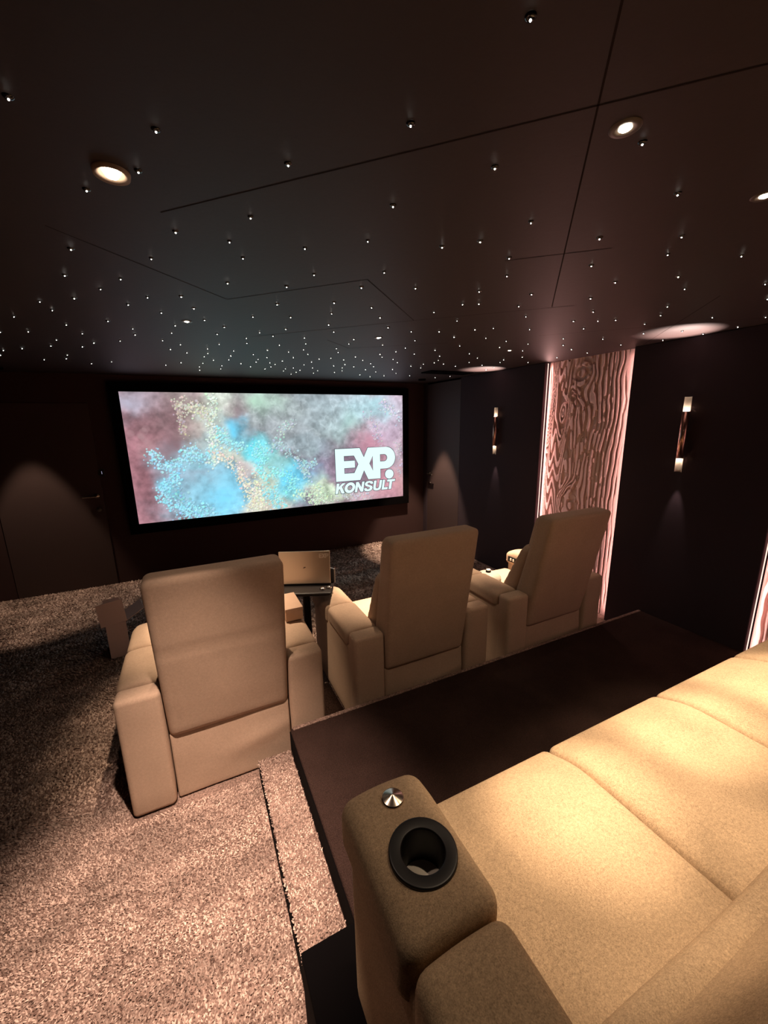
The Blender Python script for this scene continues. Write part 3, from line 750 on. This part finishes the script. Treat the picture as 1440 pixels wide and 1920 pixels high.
for i, (dx, dy, lab) in enumerate(((-.02, 0, 'shiny round metal piece lying left of its pair in front of the laptop'), (.028, .002, 'shiny round metal piece lying right of its pair in front of the laptop'))):
    q = lathe('metal_piece', [(0, 0), (.018, 0), (.021, .006), (.016, .013), (.006, .016), (0, .016)], M['chrome'], None, 20); q.location = (.745+dx, 2.525+dy, .732)
    tag(q, lab, 'trinket', 'metal pieces on the black table')
cb = empty('beige_box', (.475, 2.425, .66))
tag(cb, 'small beige box on the inner armrest of the left recliner', 'box')
rbox('box_body', (-.055, .052, -.12, .12, 0, .062), .004, M['card'], cb, (2, 2, 2)); rbox('box_lid', (-.057, .054, -.122, .122, .058, .084), .004, M['card'], cb, (2, 2, 1))
# open carton left of the front row
ct = empty('open_carton', (-.70, 3.62, 0), R(12))
tag(ct, 'open pale carton on the floor beyond the left recliner', 'carton')
bm = bmesh.new()
for (a, b, c, d) in ((-.07, .07, 0, .006), (-.07, .07, .244, .25), (-.07, -.064, .006, .244), (.064, .07, .006, .244)): add_box(bm, a, b, c, d, .0, .30)
add_box(bm, -.07, .07, 0, .25, .0, .006)
from_bm('carton_body', bm, M['foam'], ct)
for (dims, rot, loc) in (((-.10, .08, -.003, .003, 0, .19), (R(-4), R(-4), 0), (.0, .0, .30)), ((-.003, .003, -.02, .20, 0, .16), (0, R(62), 0), (.068, .02, .30)), ((-.06, .06, -.003, .003, 0, .13), (R(-40), 0, 0), (0, .246, .30))):
    q = box('flap', *dims, M['foam'], ct); q.location = loc; q.rotation_euler = rot
# white gadget on the right recliner's seat
gd = empty('white_gadget', (2.245, 2.58, .483), R(-20)); gd.scale = (1.15, 1.15, 1.15)
tag(gd, 'round white gadget with a dark slot lying on the right recliner seat', 'gadget')
lathe('gadget_shell', [(0, 0), (.085, 0), (.098, .012), (.095, .034), (.07, .056), (.03, .066), (0, .067)], M['gadget'], gd, 40)
lathe('gadget_knob', [(0, .060), (.020, .060), (.020, .082), (0, .083)], M['blackplastic'], gd, 24)
lathe('knob_cap', [(0, .083), (.019, .083), (.016, .088), (0, .089)], M['whiteplastic'], gd, 24)
box('gadget_slot', -.062, -.044, -.035, .030, .045, .0605, M['blackplastic'], gd, .003)

# wall switch
sw = empty('wall_switch', (-.95, FRONT_Y, 1.35))
tag(sw, 'small dark square wall switch between the left door and the screen', 'switch')
box('switch_plate', -.042, .042, -.010, 0, -.042, .042, M['blackplastic'], sw, .003)
box('rocker', -.024, .024, -.014, -.009, -.028, .028, M['blacksatin'], sw, .002)
q = box('indicator', .012, .017, -.0155, -.0135, -.016, .016, emit('indicator_glow', (.75, .72, 1, 1), .4, sample=False), sw)

# ceiling vent
vt = empty('ceiling_vent', (2.86, 4.15, CEIL))
tag(vt, 'dark slotted air vent in the ceiling near the right door', 'vent')
bm = bmesh.new()
for (a, b, c, d) in ((-.30, .30, -.11, -.095), (-.30, .30, .095, .11), (-.30, -.285, -.095, .095), (.285, .30, -.095, .095)): add_box(bm, a, b, c, d, -.012, -.0005)
from_bm('vent_frame', bm, M['black'], vt)
for i in range(9): box('vent_slat', -.285, .285, -.088+i*.021, -.076+i*.021, -.008, -.002, M['black'], vt)

# ------------------------------------------------------------------ wall sconces
def sconce(y, label):
    s = empty('wall_sconce', (WALL_X, y, 1.73)); tag(s, label, 'wall lamp', 'tubular sconces on the right wall')
    X = -.038
    rad = .024
    lathe('tube', [(rad-.002, -.172), (rad, -.172), (rad, .172), (rad-.002, .172)], M['bronze'], s, 32, (X, 0, 0))
    box('wall_bracket', X+.02, 0, -.012, .012, -.03, .03, M['bronze'], s, .002)
    for sg in (1, -1):
        # half shell open towards the room, with an inner bulb at its foot
        bm = bmesh.new(); n = 24; hgt = .105
        rows = []
        for j in range(9):
            t = j/8; row = []
            for i in range(n+1):
                a = R(-90)+R(180)*i/n          # half circle on the wall side
                row.append((X+rad*math.cos(a), rad*math.sin(a), sg*(.170+t*hgt)))
            rows.append([bm.verts.new(p) for p in row])
        for a, b in zip(rows, rows[1:]):
            for i in range(n): bm.faces.new([a[i], a[i+1], b[i+1], b[i]])
        bmesh.ops.solidify(bm, geom=bm.faces[:], thickness=.0015)
        bmesh.ops.recalc_face_normals(bm, faces=bm.faces)
        from_bm('reflector_shell', bm, M['reflector'], s, True)
        lathe('bulb', [(0, sg*.166), (.021, sg*.166), (.021, sg*.1725), (0, sg*.176)], M['bulb'], s, 24, (X, 0, 0))
        l = bpy.data.lights.new('sconce_light', 'POINT'); l.energy = .10; l.color = (1, .78, .60); l.shadow_soft_size = .008
        lo = bpy.data.objects.new('sconce_light', l); COL.objects.link(lo); lo.location = (WALL_X+X, y, 1.73+sg*.190)
        l2 = bpy.data.lights.new('sconce_beam', 'SPOT'); l2.energy = 120 if sg > 0 else 5; l2.color = (1, .74, .66); l2.spot_size = R(64 if sg > 0 else 30); l2.spot_blend = .8; l2.shadow_soft_size = .006
        lo = bpy.data.objects.new('sconce_beam', l2); COL.objects.link(lo); lo.location = (WALL_X+X-(.06 if sg > 0 else .02), y, 1.73+sg*.28)
        lo.rotation_euler = (0, R(-8) if sg < 0 else R(188), 0) if sg < 0 else (R(180), R(-17), 0)
    return s
sconce(1.745, 'tube wall lamp glowing at both ends, nearer one, right of the carved panel')
sconce(3.80, 'tube wall lamp glowing at both ends, farther one, between the door and the carved panel')

# ------------------------------------------------------------------ downlights
def downlight(x, y, label, beams, tilt=(0, 0), lens=.012, col=(1, .75, .52), dome=.004, dish=None):
    """beams: (power, full angle, softness) of the bright core, the field and the spill of one lamp"""
    d = empty('downlight', (x, y, CEIL)); tag(d, label, 'ceiling light', 'recessed downlights')
    ring = [(lens, -.0005), (lens+.001, -.002), (lens*2.2, -.003), (lens*2.5, -.0005)] if not dish else [(lens, -.0005), (lens+.004, -.001), (dish*.7, -.004), (dish, -.010), (dish+.002, -.0005)]
    lathe('trim_ring', ring, M['ringgrey'] if not dish else M['ringpale'], d, 32)
    lathe('lens', [(0, -dome-.0015), (lens*.7, -dome*.75-.001), (lens, -.0015), (lens, -.0005)], M['lamp'], d, 32)
    for power, size, blend in beams:
        l = bpy.data.lights.new('downlight_beam', 'SPOT'); l.energy = power; l.spot_size = R(size); l.spot_blend = blend; l.color = col; l.shadow_soft_size = .02
        o = bpy.data.objects.new('downlight_beam', l); COL.objects.link(o); o.location = (x, y, CEIL-.02); o.rotation_euler = (R(tilt[0]), R(tilt[1]), 0)
    return d
FRONT = [(680, 30, 1.0), (200, 50, .7), (9, 120, 1.0)]
BACK = [(250, 23, 1.0), (100, 41, .6), (14, 125, 1.0)]
downlight(.063, 2.62, 'small bright downlight above the left recliner', FRONT)
downlight(1.245, 2.64, 'small bright downlight above the middle recliner', FRONT)
downlight(2.48, 2.71, 'small bright downlight above the right recliner', FRONT)
downlight(-.09, 1.205, 'largest glowing downlight, upper left in the dark ceiling', [(650, 50, 1.0), (14, 110, 1.0)], tilt=(5, 0), lens=.018, dome=.012, col=(1, .74, .58), dish=.036)
downlight(.848, .632, 'oval bright downlight above the left sofa seat', BACK, tilt=(-1.0, -1.0))
downlight(1.428, .641, 'bright downlight cut by the right photo edge', BACK, tilt=(0, -2.0))
downlight(2.02, .645, 'downlight beyond the right photo edge above the sofa', BACK, tilt=(0, -1.0))

def washer(x, y, label, power, size=50, tilt=(0, 0)):
    d = empty('wall_washer', (x, y, CEIL)); tag(d, label, 'ceiling light', 'dark wall washers')
    lathe('washer_can', [(.05, -.0005), (.05, -.018), (.042, -.018), (.042, -.0008)], M['black'], d, 32)
    l = bpy.data.lights.new('washer_beam', 'SPOT'); l.energy = power; l.spot_size = R(size); l.spot_blend = .35; l.color = (1, .76, .56); l.shadow_soft_size = .02
    o = bpy.data.objects.new('washer_beam', l); COL.objects.link(o); o.location = (x, y, CEIL-.03); o.rotation_euler = (R(tilt[0]), R(tilt[1]), 0)
washer(-1.55, 5.12, 'dark downlight in front of the left door', 110, 46)
washer(2.97, 4.92, 'dark downlight in front of the right door', 380, 44)

# ------------------------------------------------------------------ star points in the ceiling
PX = [(15,180),(292,242),(259,319),(162,354),(770,231),(540,306),(928,312),(737,384),(995,30),(1205,266),(1271,362)]
A4 = [(987,99),(1409,17),(398,196),(1290,154),(850,249),(1366,247),(363,344),(677,364),(1280,388),(565,421),(829,468),(1019,464),(417,473),(223,492),(720,509),(293,540),(1090,531),(907,555),(77,577),(1150,597),(1422,578),(606,603),(985,628),(372,623),(746,645),(965,670),(759,680),(1262,637),(158,662),(462,673),(1221,676),(914,712),(675,714),(317,709),(527,726),(1015,735),(1232,733),(1385,699),(1389,727),(285,743),(463,747),(124,757),(18,768),(2,795),(0,664),(958,762),(1051,781),(1167,759),(1168,785),(1149,804),(1314,771),(1298,799),(1287,821),(1200,823),(1424,791),(1440,833),(378,795),(372,815),(248,820),(514,843),(627,832),(932,851),(1018,838),(1141,841),(1121,861),(1123,880),(1248,855),(1241,872),(1355,843),(1409,860)]
A5 = [(275,191),(629,150),(1047,184),(1261,153),(326,340),(721,327),(172,409),(593,413),(897,417),(1255,436),(1424,247),(1411,348),(119,509),(439,499),(650,526),(1162,508),(1254,505),(425,560),(194,581),(698,583),(1001,552),(1131,601),(167,648),(408,623),(743,639),(20,667),(437,663),(873,662),(1030,662),(1232,651),(1335,642),(95,687),(272,697),(700,694),(550,706),(1114,693),(1293,699),(894,712),(1408,716),(131,738),(280,730),(522,731),(712,737),(1146,743),(1370,751),(840,754),(64,767),(268,764),(452,757),(461,779),(787,775),(1007,767),(890,788),(183,777),(291,790),(1200,787),(1033,800),(61,808),(210,808),(355,817),(421,811),(559,805),(697,790),(709,806),(1245,811),(11,818),(1,834),(148,828),(493,822),(601,824),(771,818),(1025,824),(78,838),(107,847),(312,833),(795,837),(1003,838),(1199,836),(1373,836),(1393,822),(83,861),(270,850),(437,856),(500,848),(645,843),(661,860),(941,845),(1055,845),(550,860),(871,857),(1122,857),(1271,852),(50,873),(166,872),(154,884),(210,867),(226,892),(247,880),(317,867),(347,883),(323,896),(197,902),(442,893),(485,867),(484,883),(616,877),(674,890),(768,876),(926,867),(787,898),(584,906),(641,917),(720,911),(865,911),(1007,923),(1091,915),(1294,879),(1338,865)]
A6 = [(107,45),(493,136),(955,126),(877,227),(1292,234),(447,290),(936,352),(581,384),(972,421),(1425,393),(110,452),(442,475),(39,519),(78,577),(457,550),(875,521),(837,570),(346,604),(484,602),(583,597),(747,619),(1128,582),(1427,580),(1438,478),(403,645),(99,650),(289,702),(511,704),(740,673),(849,711),(958,660),(1082,677),(1271,636),(90,732),(288,739),(335,763),(60,771),(58,806),(424,782),(612,737),(253,809),(90,836)]
PX += [(x/3, 400+y/3) for x, y in A4]+[(480+x/3, 400+y/3) for x, y in A5]+[(960+x/3, 400+y/3) for x, y in A6]
dc = CEIL-1.865
def on_ceiling(x, y):
    d = r2*((x-720)/f_px)+u2*(-(y-960)/f_px)+fw
    return d*(dc/d.z)
stars = []
for (x, y) in PX:
    p = on_ceiling(x, y)
    if p.y > 5.40 or p.x > 3.30 or p.x < LEFT_X+.05: 
        p.y = min(p.y, 5.40); p.x = min(p.x, 3.30)
    stars.append((p.x, p.y))
def star_mesh():
    bm = bmesh.new(); add_lathe(bm, [(.010, -.0004), (.0092, -.0022), (.006, -.0038), (.002, -.0045), (0, -.0046)], 18)
    c = from_bm('star_light', bm, M['crystal'], None, True)
    p = lathe('light_point', [(0, -.0068), (.0012, -.0064), (.0019, -.0052), (.0016, -.0042)], M['star'], c, 10)
    return c
s0 = star_mesh()
SG = 'star points in the dark ceiling'
SLAB = 'tiny white star point set in the dark ceiling'
special = {8: 'white star point highest in the photo, in the dark ceiling', 2: 'white star point just right of the large glowing downlight', 9: 'white star point just below the oval downlight above the sofa',
           3: 'small white star point just left below the large glowing downlight', 0: 'white star point at the upper left edge of the ceiling'}
for i, (x, y) in enumerate(stars):
    o = s0 if i == 0 else s0.copy()
    if i:
        COL.objects.link(o)
        for ch in s0.children:
            c = ch.copy(); COL.objects.link(c); c.parent = o
    o.location = (x, y, CEIL)
    k = 1.0 if i < 11 else random.choice((.75, .85, 1.0, 1.1))
    k *= .82+.09*math.hypot(x, y)
    o.scale = (k, k, 1)
    tag(o, special.get(i, SLAB), 'star light', SG)

# ------------------------------------------------------------------ world and view
w = bpy.data.worlds.new('world'); SC.world = w; w.use_nodes = True
w.node_tree.nodes['Background'].inputs[0].default_value = (.02, .014, .012, 1); w.node_tree.nodes['Background'].inputs[1].default_value = .3
SC.view_settings.view_transform = 'Standard'; SC.view_settings.look = 'None'; SC.view_settings.exposure = 0; SC.view_settings.gamma = 1
SC.view_settings.use_curve_mapping = False
SC.cycles.use_denoising = True
SC.cycles.max_bounces = 8; SC.cycles.diffuse_bounces = 5
SC.cycles.sample_clamp_indirect = 4
